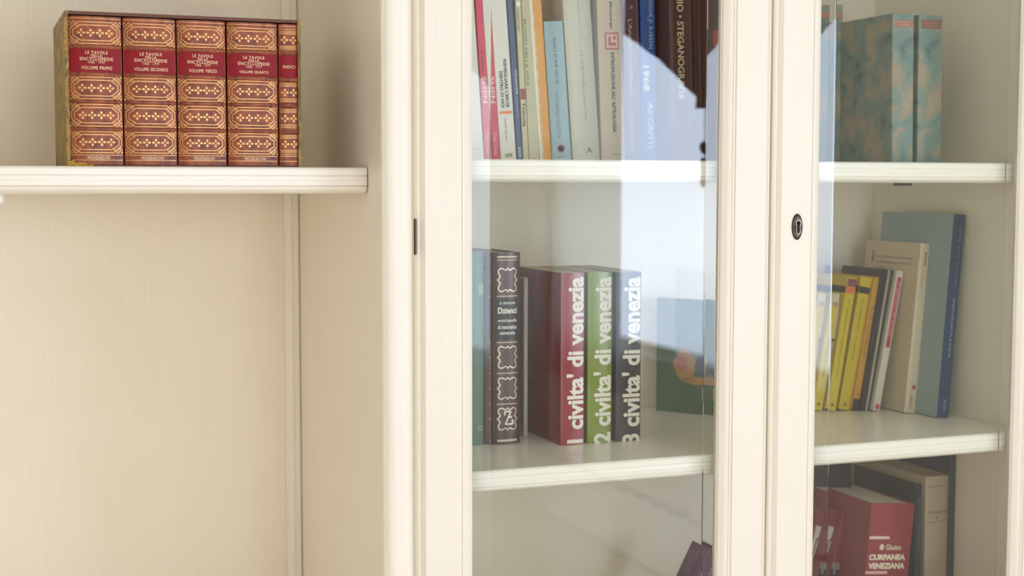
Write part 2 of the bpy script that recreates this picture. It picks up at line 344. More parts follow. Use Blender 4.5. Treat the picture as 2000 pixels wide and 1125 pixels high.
def book(label, px0, px1, py, ybase, ytop_h, dp, col, lean=None, Y=.25, bulge=0, hard=False, group=None, pages=PAGE, items=(), cov=None, kind='book', height=None, rough=.38, yaw=0, X=None, t=None, cmat=None):
    """px0, px1: left and right edge of the spine at pixel row py; ybase: height of what it stands on; lean: (px, py) of a point on the left edge further up;
    ytop_h: pixel row of its top, or the real height in metres"""
    a, c = P(px0, py, Y), P(px1, py, Y)
    if X is not None: a = Vector((X, Y, 0)); c = Vector((X+t, Y, 0))
    th = 0
    if lean:
        q = P(lean[0], lean[1], Y); th = math.atan2(q.x-a.x, q.z-a.z)
    t_ = (c.x-a.x)*math.cos(th)
    h = ytop_h if ytop_h < 2 else (P((px0+px1)/2, ytop_h, Y).z-ybase)/math.cos(th)
    # pivot on the lower corner: right corner if it leans right, left corner if it leans left
    xb = a.x-(a.z-ybase)*math.tan(th)                              # left edge carried down to the shelf
    r = thing(kind, label, 'book', (xb, Y, ybase+(t_*math.sin(th) if th > 0 else 0)+.0002), group)
    r.rotation_euler = (0, th, yaw)
    cm = cmat or mat(col, rough, noise=.04)
    ins = .003 if hard else .0002
    MB().prism(cover_poly(t_, dp, bulge), 0, h).build('cover', cm, r, smooth=bulge > 0)
    MB().box(.0024, .004, ins, t_-.0024, dp-ins-.0005, h-ins).build('page_block', pages, r)
    layers = {}
    sc_px = (P(px0, py-100, Y).z-P(px0, py, Y).z)/100/math.cos(th)
    def v_of(yy): return (P((px0+px1)/2 if not lean else px0+(lean[0]-px0)*(yy-py)/(lean[1]-py), yy, Y).z-ybase)/math.cos(th)-(t_*math.sin(th)*.5 if th > 0 else 0)
    for it_i, it in enumerate(items):
        k, colr = it[0], it[-1]; nm = {'t': 'lettering', 'b': 'spine_band', 'r': 'ruling', 'd': 'emblem'}[k]
        mb = layers.setdefault((nm, colr), MB())
        if k == 't':
            _, s_, y0, y1, u, capf, d, bold = it[:8]
            v0, v1 = v_of(y1), v_of(y0)
            if d == 'h': spine_text(mb, s_, t_*u, (v0+v1)/2, t_*capf, v1-v0, 'h', t_, bulge, bold)
            else: spine_text(mb, s_, t_*u, (v0+v1)/2, v1-v0, t_*capf, d, t_, bulge, bold)
        elif k == 'b':
            _, y0, y1, u0, u1 = it[:5]; spine_patch(mb, t_*u0, max(0, v_of(y1)), t_*u1, min(h, v_of(y0)), t_, bulge, .0002+.000022*it_i)
        elif k == 'r':
            _, pts, wd = it[:3]; spine_line(mb, [(t_*u, v_of(y)) for u, y in pts], wd, t_, bulge)
        elif k == 'd':
            _, u, y, rr, kind_ = it[:5]; n = {'dot': 16, 'tri': 3, 'sq': 4}[kind_]; a0 = {'dot': 0, 'tri': math.pi/2, 'sq': math.pi/4}[kind_]
            pts = [(t_*u+rr*math.cos(a0+2*math.pi*q_/n), v_of(y)+rr*math.sin(a0+2*math.pi*q_/n)) for q_ in range(n)]
            mb.add([(x, (spine_y(x, t_, bulge) if bulge else 0)-.0006, z) for x, z in pts], [tuple(range(n))])
    for (nm, colr), mb in layers.items():
        ml = mat(colr[:3], .35, metal=colr[3] if len(colr) > 3 else 0, noise=.03)
        o = mb.build(nm, ml, r, fix=False)
    B = Book(); B.root = r; B.t = t_; B.h = h; B.dp = dp; B.v = v_of; B.b = bulge
    return B
K = (30, 28, 27); WH = (236, 232, 222)
# ---- five leather volumes in a slipcase, on the open bookcase
g5 = 'leather volumes in the slipcase'
YV = .004
sx0, sx1 = P(132, 325, 0).x, P(589.5, 325, 0).x
ztop = P(360, 30, 0).z; zb = ZL_t
LEATHER = ramp_mat('tooled_leather', [(0.3, (96, 38, 14)), (.5, (136, 62, 26)), (.7, (164, 84, 40))], scale=90, detail=5, rough=.42)
MARBLE = ramp_mat('marbled_paper', [(.30, (66, 52, 22)), (.42, (124, 102, 50)), (.50, (168, 142, 76)), (.56, (92, 74, 34)), (.68, (200, 172, 92))], scale=22, detail=7, rough=.6, dist=2.2, stretch=(1, 1, .45))
LB = mat((104, 56, 34), .5, noise=.15, scale=200)
DARKIN = mat((52, 26, 18), .8)
sl = thing('slipcase', 'marbled slipcase with a brown leather rim holding five gilt volumes', 'slipcase', (sx0, 0, zb))
W_ = sx1-sx0; H_ = ztop-zb; DP = .235; c = .0042
MB().box(0, 0, 0, c, DP, H_).build('side_board', MARBLE, sl)
MB().box(W_-c, 0, 0, W_, DP, H_).build('side_board', MARBLE, sl)
MB().box(c, 0, H_-c, W_-c, DP, H_).build('top_board', LB, sl)
MB().box(c, 0, 0, W_-c, DP, .002).build('bottom_board', LB, sl)
MB().box(c, DP-.003, .002, W_-c, DP, H_-c).build('back_board', DARKIN, sl)
# frayed gold cloth at its lower front corner
mb = MB()
for k in range(16):
    a = random.uniform(0, .026); z = random.uniform(.0, .007*(1-a/.03)); l = random.uniform(.006, .013); an = random.uniform(-.5, .4)
    mb.box(a-.003, -.004-random.uniform(0, .002), z, a-.003+l, -.0015, z+.0016)
    mb.v[-8:] = [(x, y, z0+(x-a)*math.sin(an)*.6 if z0+(x-a)*math.sin(an)*.6 > 0 else .0003) for x, y, z0 in mb.v[-8:]]
mb.build('frayed_trim', mat((196, 152, 40), .6, noise=.3, scale=300), sl)
for k in range(1):
    mb = MB()
    for j in range(40):
        z = random.uniform(.01, H_-.01); mb.box(-random.uniform(.0002, .0012), -random.uniform(.0002, .0012), z, random.uniform(.0012, .0030), .001, z+random.uniform(.002, .008))
    mb.build('worn_edge', mat((176, 136, 72), .8, noise=.3, scale=200), sl)
GOLD = mat((226, 168, 104), .34, metal=.55, noise=.12, scale=150)
GILT = mat((246, 214, 168), .4, metal=.3, noise=.05)
LABEL = mat((140, 4, 22), .5, noise=.12, scale=90, spec=.3)
bounds = [(134.5, 240), (241, 345), (346, 442), (443.5, 543), (544, 584)]
words = ['PRIMO', 'SECONDO', 'TERZO', 'QUARTO', None]
HV = H_-c-.004
for i, (a, b2) in enumerate(bounds):
    x0, x1 = P(a, 200, YV).x, P(b2, 200, YV).x; t = x1-x0-.0012
    lab = ('narrow gilt leather index volume at the right end of the slipcase' if i == 4 else
           'gilt leather volume with red label reading volume %s in the slipcase' % words[i].lower())
    r = thing('leather_volume', lab, 'book', (x0+.0006, YV, zb+.0022), g5)
    bl = .0062 if i < 4 else .0042; narrow = i == 4
    MB().prism(cover_poly(t, DP-.012, bl), 0, HV).build('cover', LEATHER, r, smooth=True)
    MB().box(.0024, .004, .003, t-.0024, DP-.016, HV-.003).build('page_block', PAGE, r)
    h = HV; lab_mb = MB(); spine_patch(lab_mb, t*.015, h*.622, t*.985, h*.782, t, bl, .0004, 12); lab_mb.build('title_label', LABEL, r, fix=False, smooth=True)
    for v in (.797, .61, .427, .242):
        hub = MB(); vs = []
        for k in range(13):
            u = t*k/12; y = spine_y(u, t, bl)
            vs += [(u, y-.0001, h*v-.0034), (u, y-.0016, h*v-.0014), (u, y-.0016, h*v+.0014), (u, y-.0001, h*v+.0034)]
        hub.add(vs, [(4*k+j, 4*k+4+j, 4*k+5+j, 4*k+1+j) for k in range(12) for j in range(3)])
        hub.build('raised_band', LEATHER, r, smooth=True, fix=False)
    for (v1, v0) in ((.965, .812), (.597, .440), (.413, .257), (.229, .078)):
        g = MB(); z1, z0 = h*v1, h*v0; H = z1-z0; wl = .00075
        L = lambda pts, w_=wl: spine_line(g, pts, w_, t, bl)
        if not narrow:
            for (ue, uc, vt, vm) in ((.035, .185, .03, .34), (.085, .225, .165, .38)):
                for top in (0, 1):
                    Zv = (lambda f: z1-H*f) if top else (lambda f: z0+H*f)
                    L([(t*ue, Zv(vm)), (t*uc, Zv(vt)), (t*(1-uc), Zv(vt)), (t*(1-ue), Zv(vm))], .0010)
                for sgn in (0, 1): L([(t*(ue if not sgn else 1-ue), z1-H*vm), (t*(ue if not sgn else 1-ue), z0+H*vm)])
            for sgn in (0, 1):
                for top in (0, 1):
                    Xu = (lambda u: t*u) if not sgn else (lambda u: t*(1-u)); Zv = (lambda f: z1-H*f) if top else (lambda f: z0+H*f)
                    L([(Xu(.02), Zv(.20)), (Xu(.105), Zv(-.01)), (Xu(.205), Zv(.20))], .0009)
                    L([(Xu(.045), Zv(.25)), (Xu(.105), Zv(.09)), (Xu(.175), Zv(.25))], .0006)
                    p_ = [(Xu(.01), Zv(.0)), (Xu(.055), Zv(.0)), (Xu(.01), Zv(.11))]
                    g.add([(x, spine_y(x, t, bl)-.0006, z) for x, z in p_], [(0, 1, 2)])
            cs = (.24, .415, .59, .765)
        else:
            for f in (.0, .09, .16, .22): L([(t*.04, z1-H*f), (t*.96, z1-H*f)]); L([(t*.04, z0+H*f), (t*.96, z0+H*f)])
            cs = (.28, .72)
        zc = (z0+z1)/2; q = .0053; s_ = .0017
        for cu in cs:
            for dx, dz in ((q, 0), (-q, 0), (0, q), (0, -q)):
                X0 = t*cu; ex, ez = dx/q, dz/q; pts = [(X0+ex*a_-ez*w_, zc+ez*a_+ex*w_) for a_, w_ in ((.0008, 0), (.0034, -s_), (.0046, -s_*.55), (q, 0), (.0046, s_*.55), (.0034, s_))]
                g.add([(x, spine_y(x, t, bl)-.0006, z) for x, z in pts], [(0, 1, 2, 3, 4, 5)])
        g.build('gilt_panel', GOLD, r, fix=False)
    g = MB()
    for v in (.985, .066, .032, .800, .612, .606, .790): spine_line(g, [(t*.02, h*v), (t*.98, h*v)], .0007, t, bl)
    g.build('gilt_rules', GOLD, r, fix=False)
    tx = MB()
    if not narrow:
        for s_, vc, wd, cap in (('LE TAVOLE', .757, .42, .0038), ('DELLA', .736, .21, .0032), ('ENCYCLOPEDIE', .714, .62, .0041), ('1762 · 1777', .692, .31, .0032), ('VOLUME '+words[i], .654, .58 if i != 1 else .64, .0042)):
            spine_text(tx, s_, t*.52, h*vc, t*wd, cap, 'h', t, bl, 0, 1.15)
        spine_text(tx, 'MONDADORI', t*.53, h*.048, t*.42, .0040, 'h', t, bl, 0, 1.15)
    else: spine_text(tx, 'INDICI', t*.5, h*.70, t*.62, .0040, 'h', t, bl, 0, 1.15)
    tx.build('lettering', GILT, r, fix=False)

# ---- top shelf of the glazed cabinet, left door (they lean left)
gu = 'books on the upper shelf behind the left glass door'
RED = (214, 62, 84)
def up(label, b0, b1, t0, col, H=.292, Y=.25, **kw): return book(label, b0, b1, 311, Z1t, H, .15, col, lean=(t0, 0), Y=Y, group=gu, **kw)
up('white book at the left end of the upper shelf, left of the red spine', 936, 961, 916, (226, 222, 208), pages=PAGEW, items=[('r', [(0.1, 292), (.8, 292)], .0006, (120, 110, 100))])
up('slim red book with white lettering leaning at the left of the upper shelf', 962, 977, 944, RED, items=[('t', 'SHEN', 210, 150, .5, .5, 'up', .03, WH), ('t', 'Sonzogno Editore', 300, 255, .5, .35, 'down', 0, (240, 200, 200))][:0]+[('t', 'SHEN', 150, 202, .5, .55, 'down', .02, (245, 205, 205)), ('t', 'Dalai Lama', 260, 303, .5, .42, 'down', 0, (244, 190, 195)), ('t', 'Il libro', 100, 140, .45, .35, 'down', 0, (150, 40, 50))])
up('white paperback with two lines of black capitals and an orange bar on its spine', 978, 1009, 957, (230, 225, 212), pages=PAGEW, items=[('t', "RISVEGLIARE L'EROE", 117, 211, .66, .20, 'down', .03, K), ('t', 'DENTRO DI NOI', 140, 211, .36, .20, 'down', .03, K), ('b', 218, 223.5, .12, .9, (236, 140, 50)), ('t', 'Carol S. Pearson', 232, 276, .45, .12, 'down', 0, (80, 80, 76)), ('b', 301, 308, .3, .75, (140, 160, 90))])
up('slate blue narrow book with pale lettering on the upper shelf', 1010, 1021.5, 990, (72, 86, 120), items=[('t', 'VOLONTARI', 135, 185, .7, .42, 'down', .02, (190, 195, 205)), ('t', 'Romanzo', 190, 232, .6, .4, 'down', 0, (150, 160, 185)), ('t', 'EINAUDI', 288, 308, .5, .5, 'down', 0, WH)])
up('beige narrow book with a red square and the word Trilogia', 1022, 1033, 1006, (205, 198, 160), items=[('b', 174, 195, .1, 1, (160, 60, 48)), ('t', 'Trilogia', 200, 248, .45, .65, 'down', .02, (70, 60, 50)), ('t', 'romanzo breve', 18, 60, .4, .5, 'down', 0, (120, 115, 90)), ('d', .5, 8, .004, 'dot', (245, 242, 230))])
up('olive cream book with spaced brown capitals, left of the orange spine', 1033.5, 1054.5, 1018, (196, 190, 150), items=[('t', 'ELOGIO DELLA VITA', 38, 168, .22, .22, 'down', .01, (110, 98, 60))])
b = up('orange spine book with a frayed white edge on the upper shelf', 1055, 1078, 1034, (226, 156, 46), items=[('b', -40, 340, 0, .20, (236, 228, 205))])
mb = MB()
for k in range(120):
    z = random.uniform(.003, b.h-.01); mb.box(b.t*.19, -random.uniform(.0005, .0012), z, b.t*.19+random.uniform(.0002, .0022), .0001, z+random.uniform(.001, .006))
mb.build('frayed_edge', mat((232, 220, 188), .7), b.root)
book('short pale blue book by a handwritten title, lower than its neighbours', 1078.5, 1116, 311, Z1t, 44, .14, (156, 181, 186), lean=(1061.5, 44), Y=.25, group=gu, items=[('t', 'A LLISON PEARSON'.replace('A L', 'AL'), 182, 272, .43, .20, 'up', 0, (112, 116, 132)), ('t', 'Ja vais que je t’aime', 75, 165, .5, .26, 'up', 0, (60, 84, 92)), ('d', .5, 292, .0075, 'dot', (198, 110, 118)), ('d', .5, 292, .0055, 'dot', (158, 188, 194)), ('t', 'e', 287, 297, .5, .16, 'h', .03, (198, 110, 118)), ('t', 'salani', 306, 309, .5, .4, 'h', 0, (60, 84, 92))])
up('thick ivory book with faint spaced capitals and the letter A at its foot', 1119, 1172, 1098.5, (208, 202, 178), H=.30, bulge=.006, items=[('t', 'LA SCRITTURA CREATIVA', 100, 238, .52, .085, 'down', 0, (138, 134, 112)), ('t', 'saggio sulla', 0, 88, .52, .07, 'down', 0, (170, 168, 148)), ('t', 'A', 290, 301, .58, .20, 'h', .02, (70, 66, 60))])
up('thin book with a red and brown rope pattern down its spine', 1172.3, 1175, 1156.5, (150, 92, 56), H=.29, Y=.262, items=[('t', 'ooooooooooooooooooooooooooooo', -30, 310, .5, .9, 'down', .05, (112, 46, 30))], )
up('beige book about astrology with bold black capitals and a red square emblem', 1175.5, 1224, 1165.5, (204, 182, 146), H=.30, Y=.245, bulge=.004, items=[('t', "INTRODUZIONE ALL' ASTROLOGIA", 103, 260, .52, .15, 'down', .05, (44, 38, 34)), ('t', 'Lisa Morpurgo', -20, 58, .50, .13, 'down', .04, (44, 38, 34)),
    ('b', 64, 98, .24, .80, (176, 66, 48)), ('b', 67.5, 94.5, .30, .74, (228, 168, 138)), ('b', 72, 90, .38, .47, (150, 42, 34)), ('b', 84, 90, .38, .68, (150, 42, 34)), ('b', 71, 78, .57, .67, (150, 42, 34)), ('t', 'LONGANESI', 302, 305, .6, .4, 'h', 0, (90, 80, 66))])
up('dark plum book with gold italic title, left of the bright blue spine', 1224.5, 1254, 1217, (84, 58, 70), H=.30, Y=.235, items=[('t', "L'Avventura con Venezia", 38, 192, .42, .26, 'down', .01, (206, 184, 120)), ('t', 'Daniel Forester', 222, 292, .40, .20, 'down', 0, (200, 196, 200)), ('b', -40, 312, .85, .92, (130, 84, 100)), ('t', '3', 12, 17, .5, .2, 'h', 0, (206, 184, 120))])
up('bright blue book with white handwriting on its spine', 1255, 1283, 1251, (62, 96, 170), H=.30, Y=.235, items=[('t', 'lettere d’amore', -10, 95, .62, .36, 'up', 0, (190, 205, 235)), ('t', '1968', 128, 178, .34, .42, 'down', .03, WH), ('t', 'Ali CANTI', 200, 290, .6, .4, 'down', .02, (215, 225, 240))])
BR = (92, 58, 50)
up('large dark brown volume with the gold title temio steganografia', 1312, 1356, 1306, BR, H=.315, Y=.195, hard=True, bulge=.004, items=[('t', 'TRITEMIO • STEGANOGRAFIA', -62, 196, .45, .28, 'down', .02, (232, 222, 196))])
up('dark brown cloth volume, right of the steganografia volume', 1357, 1374, 1352, (84, 50, 44), H=.31, Y=.20, bulge=.003)
up('dark brown volume with red headings near the door seam', 1375, 1402, 1370, (90, 44, 42), H=.31, Y=.20, bulge=.003, items=[('b', 60, 90, .3, .8, (180, 60, 60))])

# ---- upper shelf behind the right door
gm = 'map patterned books on the upper shelf behind the right glass door'
MAP = ramp_mat('map_print', [(.3, (84, 100, 104)), (.40, (112, 136, 128)), (.50, (124, 146, 132)), (.54, (158, 146, 122)), (.66, (170, 156, 130)), (.8, (104, 122, 124))], scale=24, detail=5, rough=.42, dist=.5)
PK = (176, 118, 100)
def mapbook(lab, a, b_, top, Y, t0): return book(lab, a, b_, 311, Z1t, top, .18, (150, 170, 150), lean=(t0, 100), Y=Y, group=gm, cmat=MAP, hard=True, pages=PAGEW, items=[('b', top+12, top+26, .1, .95, PK), ('r', [(.2, top+16), (.85, top+16)], .0009, (206, 158, 138)), ('r', [(.25, top+21), (.8, top+21)], .0009, (206, 158, 138))])
mapbook('map patterned book at the left edge of the right glass door', 1600, 1641, 8, .317, 1604)
B2 = mapbook('map patterned book with its teal cover in view, second from the left', 1741.5, 1783, 27, .16, 1743)
mb = MB()
mb.add([(-.0004, .035, .02), (-.0004, .155, .02), (-.0004, .155, B2.h-.03), (-.0004, .035, B2.h-.03)], [(0, 1, 2, 3)])
book('tan and teal map patterned book at the right end of the row', 1791, 1837, 311, Z1t, 30, .18, (150, 170, 150), lean=(1794, 100), Y=.16, group=gm, cmat=MAP, hard=True, pages=PAGEW, items=[('b', 38, 56, .1, .95, (140, 94, 80)), ('r', [(.2, 44), (.85, 44)], .0009, (186, 138, 118)), ('r', [(.25, 50), (.8, 50)], .0009, (186, 138, 118))])

# ---- middle shelf, left door
gl_ = 'books on the middle shelf behind the left glass door'
book('green volume at the far left of the middle shelf', 925, 959, 868, Z2t, 492, .21, (70, 104, 84), Y=.237, hard=True, group=gl_, bulge=.003, items=[('t', 'oo', 556, 576, .80, .26, 'h', 0, (200, 205, 190)), ('t', 'ZZ', 832, 840, .78, .3, 'h', 0, (160, 175, 150)), ('r', [(.55, 530), (.95, 530)], .0006, (190, 195, 180))])
SIL = (222, 208, 190)
B = book('brown leather encyclopedia volume with silver quatrefoils and black title panel', 961.5, 1015, 865, Z2t, 493, .215, (88, 58, 52), Y=.237, hard=True, bulge=.0085, group=gl_, rough=.3, items=[
    ('b', 500, 503, .14, .86, SIL), ('b', 507, 508.5, .14, .86, SIL), ('r', [(.12, 578), (.88, 578)], .0012, SIL), ('r', [(.12, 668), (.88, 668)], .0012, SIL), ('r', [(.12, 728), (.88, 728)], .0012, SIL), ('r', [(.12, 788), (.88, 788)], .0012, SIL),
    ('b', 857, 861, .14, .86, SIL), ('b', 583, 663, .12, .88, (28, 32, 34)), ('t', 'D. MORGAN', 589, 594, .5, .55, 'h', .02, (225, 225, 220)), ('t', 'Dzienci', 600, 612, .5, .68, 'h', .03, WH),
    ('t', 'enciclopedia', 622, 630, .5, .68, 'h', .02, (230, 215, 205)), ('t', 'di matematica', 634, 642, .5, .68, 'h', .02, WH), ('t', 'universale', 646, 653, .5, .55, 'h', .02, WH)])
q = MB()
for (ya, yb2) in ((523, 570), (675, 719), (736, 779), (795, 839)):
    z1, z0 = B.v(ya), B.v(yb2); zc, hh = (z0+z1)/2, (z1-z0)/2
    Q = [(0, 1.0), (.10, .86), (.20, .80), (.32, .84), (.46, .93), (.64, .96), (.80, .90), (.90, .76), (.90, .60), (.82, .46), (.74, .34), (.76, .22), (.84, .12), (1.0, 0)]
    full = Q+[(u, -v) for u, v in Q[::-1][1:]]+[(-u, -v) for u, v in Q[1:]]+[(-u, v) for u, v in Q[::-1][1:]]
    spine_line(q, [(B.t*.5+B.t*.36*u, zc+hh*v) for u, v in full], .0017, B.t, B.b)
z1, z0 = B.v(801), B.v(833)
for pts in ([(.40, .72), (.40, .95), (.62, .95), (.42, .18), (.70, .18)], [(.50, .60), (.66, .60)], [(.68, .18), (.68, .45)]):
    spine_line(q, [(B.t*u, z0+(z1-z0)*v) for u, v in pts], .0026, B.t, B.b)
q.build('silver_tooling', mat((226, 212, 196), .3, metal=.4, noise=.1), B.root, fix=False)
book('thin pale grey booklet standing between the brown volume and the red volume', 1023, 1031, 852, Z2t, 543, .15, (196, 188, 182), Y=.284, group=gl_, pages=PAGEW)
gv = 'three volumes of civilta di venezia'
def civ(lab, n, a, b_, col, tp): return book(lab, a, b_, 868, Z2t, tp, .20, col, Y=.189, hard=False, bulge=.0015, group=gv, rough=.16, kind='book', items=[('t', n+" civilta' di venezia", 541, 866, .60, .74, 'up', .034, (238, 230, 214))])
civ('glossy red volume numbered 1 of civilta di venezia', '1', 1095, 1140, (150, 28, 44), 533)
civ('glossy lime green volume numbered 2 of civilta di venezia', '2', 1147, 1193.5, (126, 142, 24), 532)
civ('glossy dark brown volume numbered 3 of civilta di venezia', '3', 1202, 1250, (56, 44, 48), 531)
# green picture book standing aslant with its back cover in view
r = thing('picture_book', 'green picture book standing aslant with a barcode on its back cover', 'book', (1.352, .262, Z2t+.0002), gl_)
r.rotation_euler = (0, 0, math.radians(35.4)); GH = .212
MB().prism(cover_poly(.011, .245, 0), 0, GH).build('cover', ramp_mat('green_cover', [(.3, (58, 92, 48)), (.7, (84, 118, 66))], scale=5, rough=.4), r)
MB().box(.0024, .004, .0002, .0086, .2445, GH-.0002).build('page_block', PAGEW, r)
def onboard(parent, nm, polys, col, off=.0004):
    mb = MB()
    for pl in polys: mb.add([(-off, y, z) for y, z in pl], [tuple(range(len(pl)))])
    return mb.build(nm, mat(col, .4), parent, fix=False)
def rect(y0, z0, y1, z1): return [(y0, z0), (y1, z0), (y1, z1), (y0, z1)]
def blob(cy_, cz, a, b_, n=18, ph=0, k=.12): return [(cy_+a*math.cos(2*math.pi*i/n)*(1+k*math.sin(5*2*math.pi*i/n+ph)), cz+b_*math.sin(2*math.pi*i/n)*(1+k*math.cos(4*2*math.pi*i/n+ph))) for i in range(n)]
onboard(r, 'cover_picture', [blob(.186, .089, .022, .030, ph=1), blob(.160, .062, .030, .007)], (216, 160, 56), .0004)
onboard(r, 'cover_picture', [blob(.192, .092, .012, .014, ph=2)], (214, 104, 48), .0007)
onboard(r, 'cover_picture', [blob(.118, .082, .032, .026, ph=.5), blob(.085, .080, .02, .022)], (24, 84, 84), .0005)
onboard(r, 'cover_picture', [blob(.150, .092, .013, .020, ph=2)], (40, 46, 72), .0006)
onboard(r, 'cover_picture', [rect(.098, .066, .106, .090)], (190, 180, 60), .0008)
onboard(r, 'barcode_label', [rect(.062, .026, .150, .050)], (212, 196, 176), .0005)
bars = []; y = .068
while y < .142: wv = random.choice((.0008, .0014, .002)); bars.append(rect(y, .029, y+wv, .043)); y += wv+random.choice((.0009, .0016))
onboard(r, 'barcode', bars, (70, 56, 58), .0008)

# ---- middle shelf, right door: they lean right against the pale blue book
gr = 'books leaning right on the middle shelf behind the right glass door'
def rb(label, b0, b1, by, t0, tyy, col, Y, dp=.13, **kw): return book(label, b0, b1, by, Z2t, tyy, dp, col, lean=(t0, tyy), Y=Y, group=gr, **kw)
YE = (216, 190, 36)
rb('yellow paperback cut off by the left edge of the right glass door', 1594, 1607, 800, 1622, 600, YE, .34, items=[('d', .5, 790, .0035, 'tri', (70, 58, 20))])
rb('pale yellow paperback with a white upper spine', 1602, 1617, 798, 1626, 574, (206, 190, 70), .345, items=[('b', 574, 661, 0, 1, (214, 206, 170)), ('t', 'Storia', 590, 655, .5, .6, 'down', .03, (190, 110, 90)), ('b', 662, 668, 0, 1, (60, 54, 40)), ('b', 670, 690, .0, 1, (190, 185, 190))])
def yel(lab, b0, b1, t0, extra):
    B = rb(lab, b0, b1, 799, t0, 545, YE, .333, items=[('d', .5, 791, .0042, 'tri', (70, 58, 20))]+extra)
    mb = MB(); mb.add([(-.0004, y, z) for y, z in ((.001, B.v(574)), (B.dp, B.v(574)), (B.dp, B.v(561)), (.001, B.v(561)))], [(0, 1, 2, 3)])
    mb.build('cover_band', mat((58, 52, 48), .5), B.root, fix=False)
    return B
yel('yellow paperback with an orange and purple picture at the top of its spine', 1615, 1634, 1656, [('b', 545, 574, 0, 1, (226, 122, 60)), ('b', 545, 560, .1, 1, (122, 70, 72)), ('t', 'IL GIALLO  delitto in villa', 586, 738, .5, .15, 'down', 0, (92, 78, 26))])
yel('yellow paperback with a black band near the top of its spine', 1638.5, 1661, 1682, [('b', 561, 574, 0, 1, (58, 52, 48)), ('t', 'IL GIALLO  la nebbia', 586, 706, .5, .15, 'down', 0, (92, 78, 26))])
rb('ochre book with rounded label and black foot, right of the yellow paperbacks', 1664, 1681, 802, 1708, 545, (214, 160, 56), .325, items=[('b', 780, 806, 0, 1, (48, 46, 44)), ('t', 'La notte', 600, 700, .35, .3, 'down', 0, (150, 96, 50)), ('d', .4, 770, .0022, 'dot', (190, 70, 40))])
rb('black paperback with its dark cover in view behind the ochre spine', 1682, 1690, 803, 1726, 528, (46, 42, 50), .315, dp=.135)
rb('thin pale booklet between two black spines', 1690.5, 1694.5, 803, 1736, 529, (190, 178, 156), .315)
rb('charcoal paperback with pale grey vertical lettering', 1695, 1704.5, 803, 1741, 530, (54, 54, 54), .315, items=[('t', 'il campo della sera', 545, 770, .5, .4, 'down', 0, (130, 126, 122))])
rb('thin white book with a long pink label on its spine', 1705, 1718.5, 803, 1752.5, 532, (222, 214, 198), .305, items=[('b', 542, 679, .22, .80, (200, 70, 96)), ('b', 663, 679, .22, .80, (176, 40, 70)), ('t', 'Il giorno di festa', 552, 655, .5, .28, 'down', .01, (232, 170, 180)), ('b', 790, 800, .25, .8, (206, 70, 74))])
Bc = rb('thick cream book with printed back cover and small red emblem', 1766, 1788, 806, 1799, 478, (216, 200, 168), .265, dp=.17, bulge=.003, hard=False, pages=PAGEW, items=[('t', 'BAUS', 494, 520, .45, .2, 'down', .02, (96, 84, 66)), ('t', 'Lo sbaglio', 535, 565, .35, .2, 'down', 0, (190, 160, 100)), ('d', .55, 757, .0042, 'dot', (176, 66, 50)), ('t', 'editore', 772, 798, .45, .3, 'down', 0, (110, 104, 92))])
mb = MB()
for k, (s_, L_) in enumerate((('La via di scampo è una parola segreta', .115), ('che passa, lentissima, tra millenni e si', .112), ('perde', .03))):
    spine_text(mb, s_, 0, 0, L_, .005, 'h', 1, 0, 0, off=.0005, face='spine')
    nvs = len(text2d(s_)[0]); seg = mb.v[-nvs:]
    mb.v[-nvs:] = [(-.0005, .016+(.118 if k < 2 else .118)-(x+L_/2) if False else .135-(x+L_/2), Bc.h-.030-k*.0105+z) for x, _, z in seg]
o = mb.build('cover_text', mat((84, 74, 62), .5), Bc.root, fix=False)
mb = MB(); y = .092
while y < .120: wv = random.choice((.0008, .0014, .002)); mb.add([(-.0005, yy, zz) for yy, zz in rect(y, .014, y+wv, .032)], [(0, 1, 2, 3)]); y += wv+random.choice((.0008, .0014))
mb.build('barcode', mat((80, 76, 70), .5), Bc.root, fix=False)
mb = MB(); mb.add([(-.0005, yy, zz) for yy, zz in [(.142, Bc.h-.040), (.147, Bc.h-.040), (.146, Bc.h-.018), (.144, Bc.h-.018)]], [(0, 1, 2, 3)]); mb.build('drop_initial', mat((150, 60, 66), .5), Bc.root, fix=False)
Bb = rb('tall pale blue hardback with a dark blue spine, last of the leaning row', 1829.5, 1852.5, 809, 1863, 420, (152, 172, 176), .20, dp=.215, hard=True, pages=PAGEW, items=[('b', 415, 840, 0, 1, (32, 68, 112)), ('t', 'MINORANZE', 585, 700, .62, .15, 'down', .01, (170, 190, 215)), ('t', 'Vita nei campi', 440, 560, .66, .16, 'down', 0, (130, 160, 195)), ('t', 'ESI', 782, 802, .6, .2, 'down', 0, (150, 175, 205))])

# ---- lower shelf
go = 'books on the lower shelf behind the glass doors'
def lo(label, a0, a1, y, top, col, Y, lean=None, dp=.16, **kw): return book(label, a0, a1, y, Z3t, top, dp, col, lean=lean, Y=Y, group=go, **kw)
Bp = lo('small purple book leaning right on the lower shelf at the foot of the left door', 1357, 1386, 1125, 1082, (92, 34, 92), .30, lean=(1377, 1082), dp=.048, items=[('t', 'Racconti', 1092, 1180, .6, .3, 'down', 0, (180, 150, 170))])
mb = MB()
for k in range(2): spine_text(mb, 'Racconti', .014+.014*k, Bp.h-.035, .045, .005, 'down', 1, 0, 0, off=.0004, face='side')
mb.build('cover_text', mat((170, 140, 165), .5), Bp.root, fix=False)
def sm(lab, a0, a1, t0, Y): return lo(lab, a0, a1, 1125, 1003, (150, 52, 54), Y, lean=(t0, 1003), dp=.11, items=[('b', 1100, 1113, 0, 1, (150, 142, 134)), ('b', 1113, 1190, 0, 1, (44, 42, 42)), ('t', 'R', 1113, 1124, .5, .5, 'h', .03, (160, 154, 148))])
MAR = mat((84, 42, 44), .5)
s1 = sm('small red book with grey and black foot, leaning by the large red volume', 1622, 1637, 1648, .28)
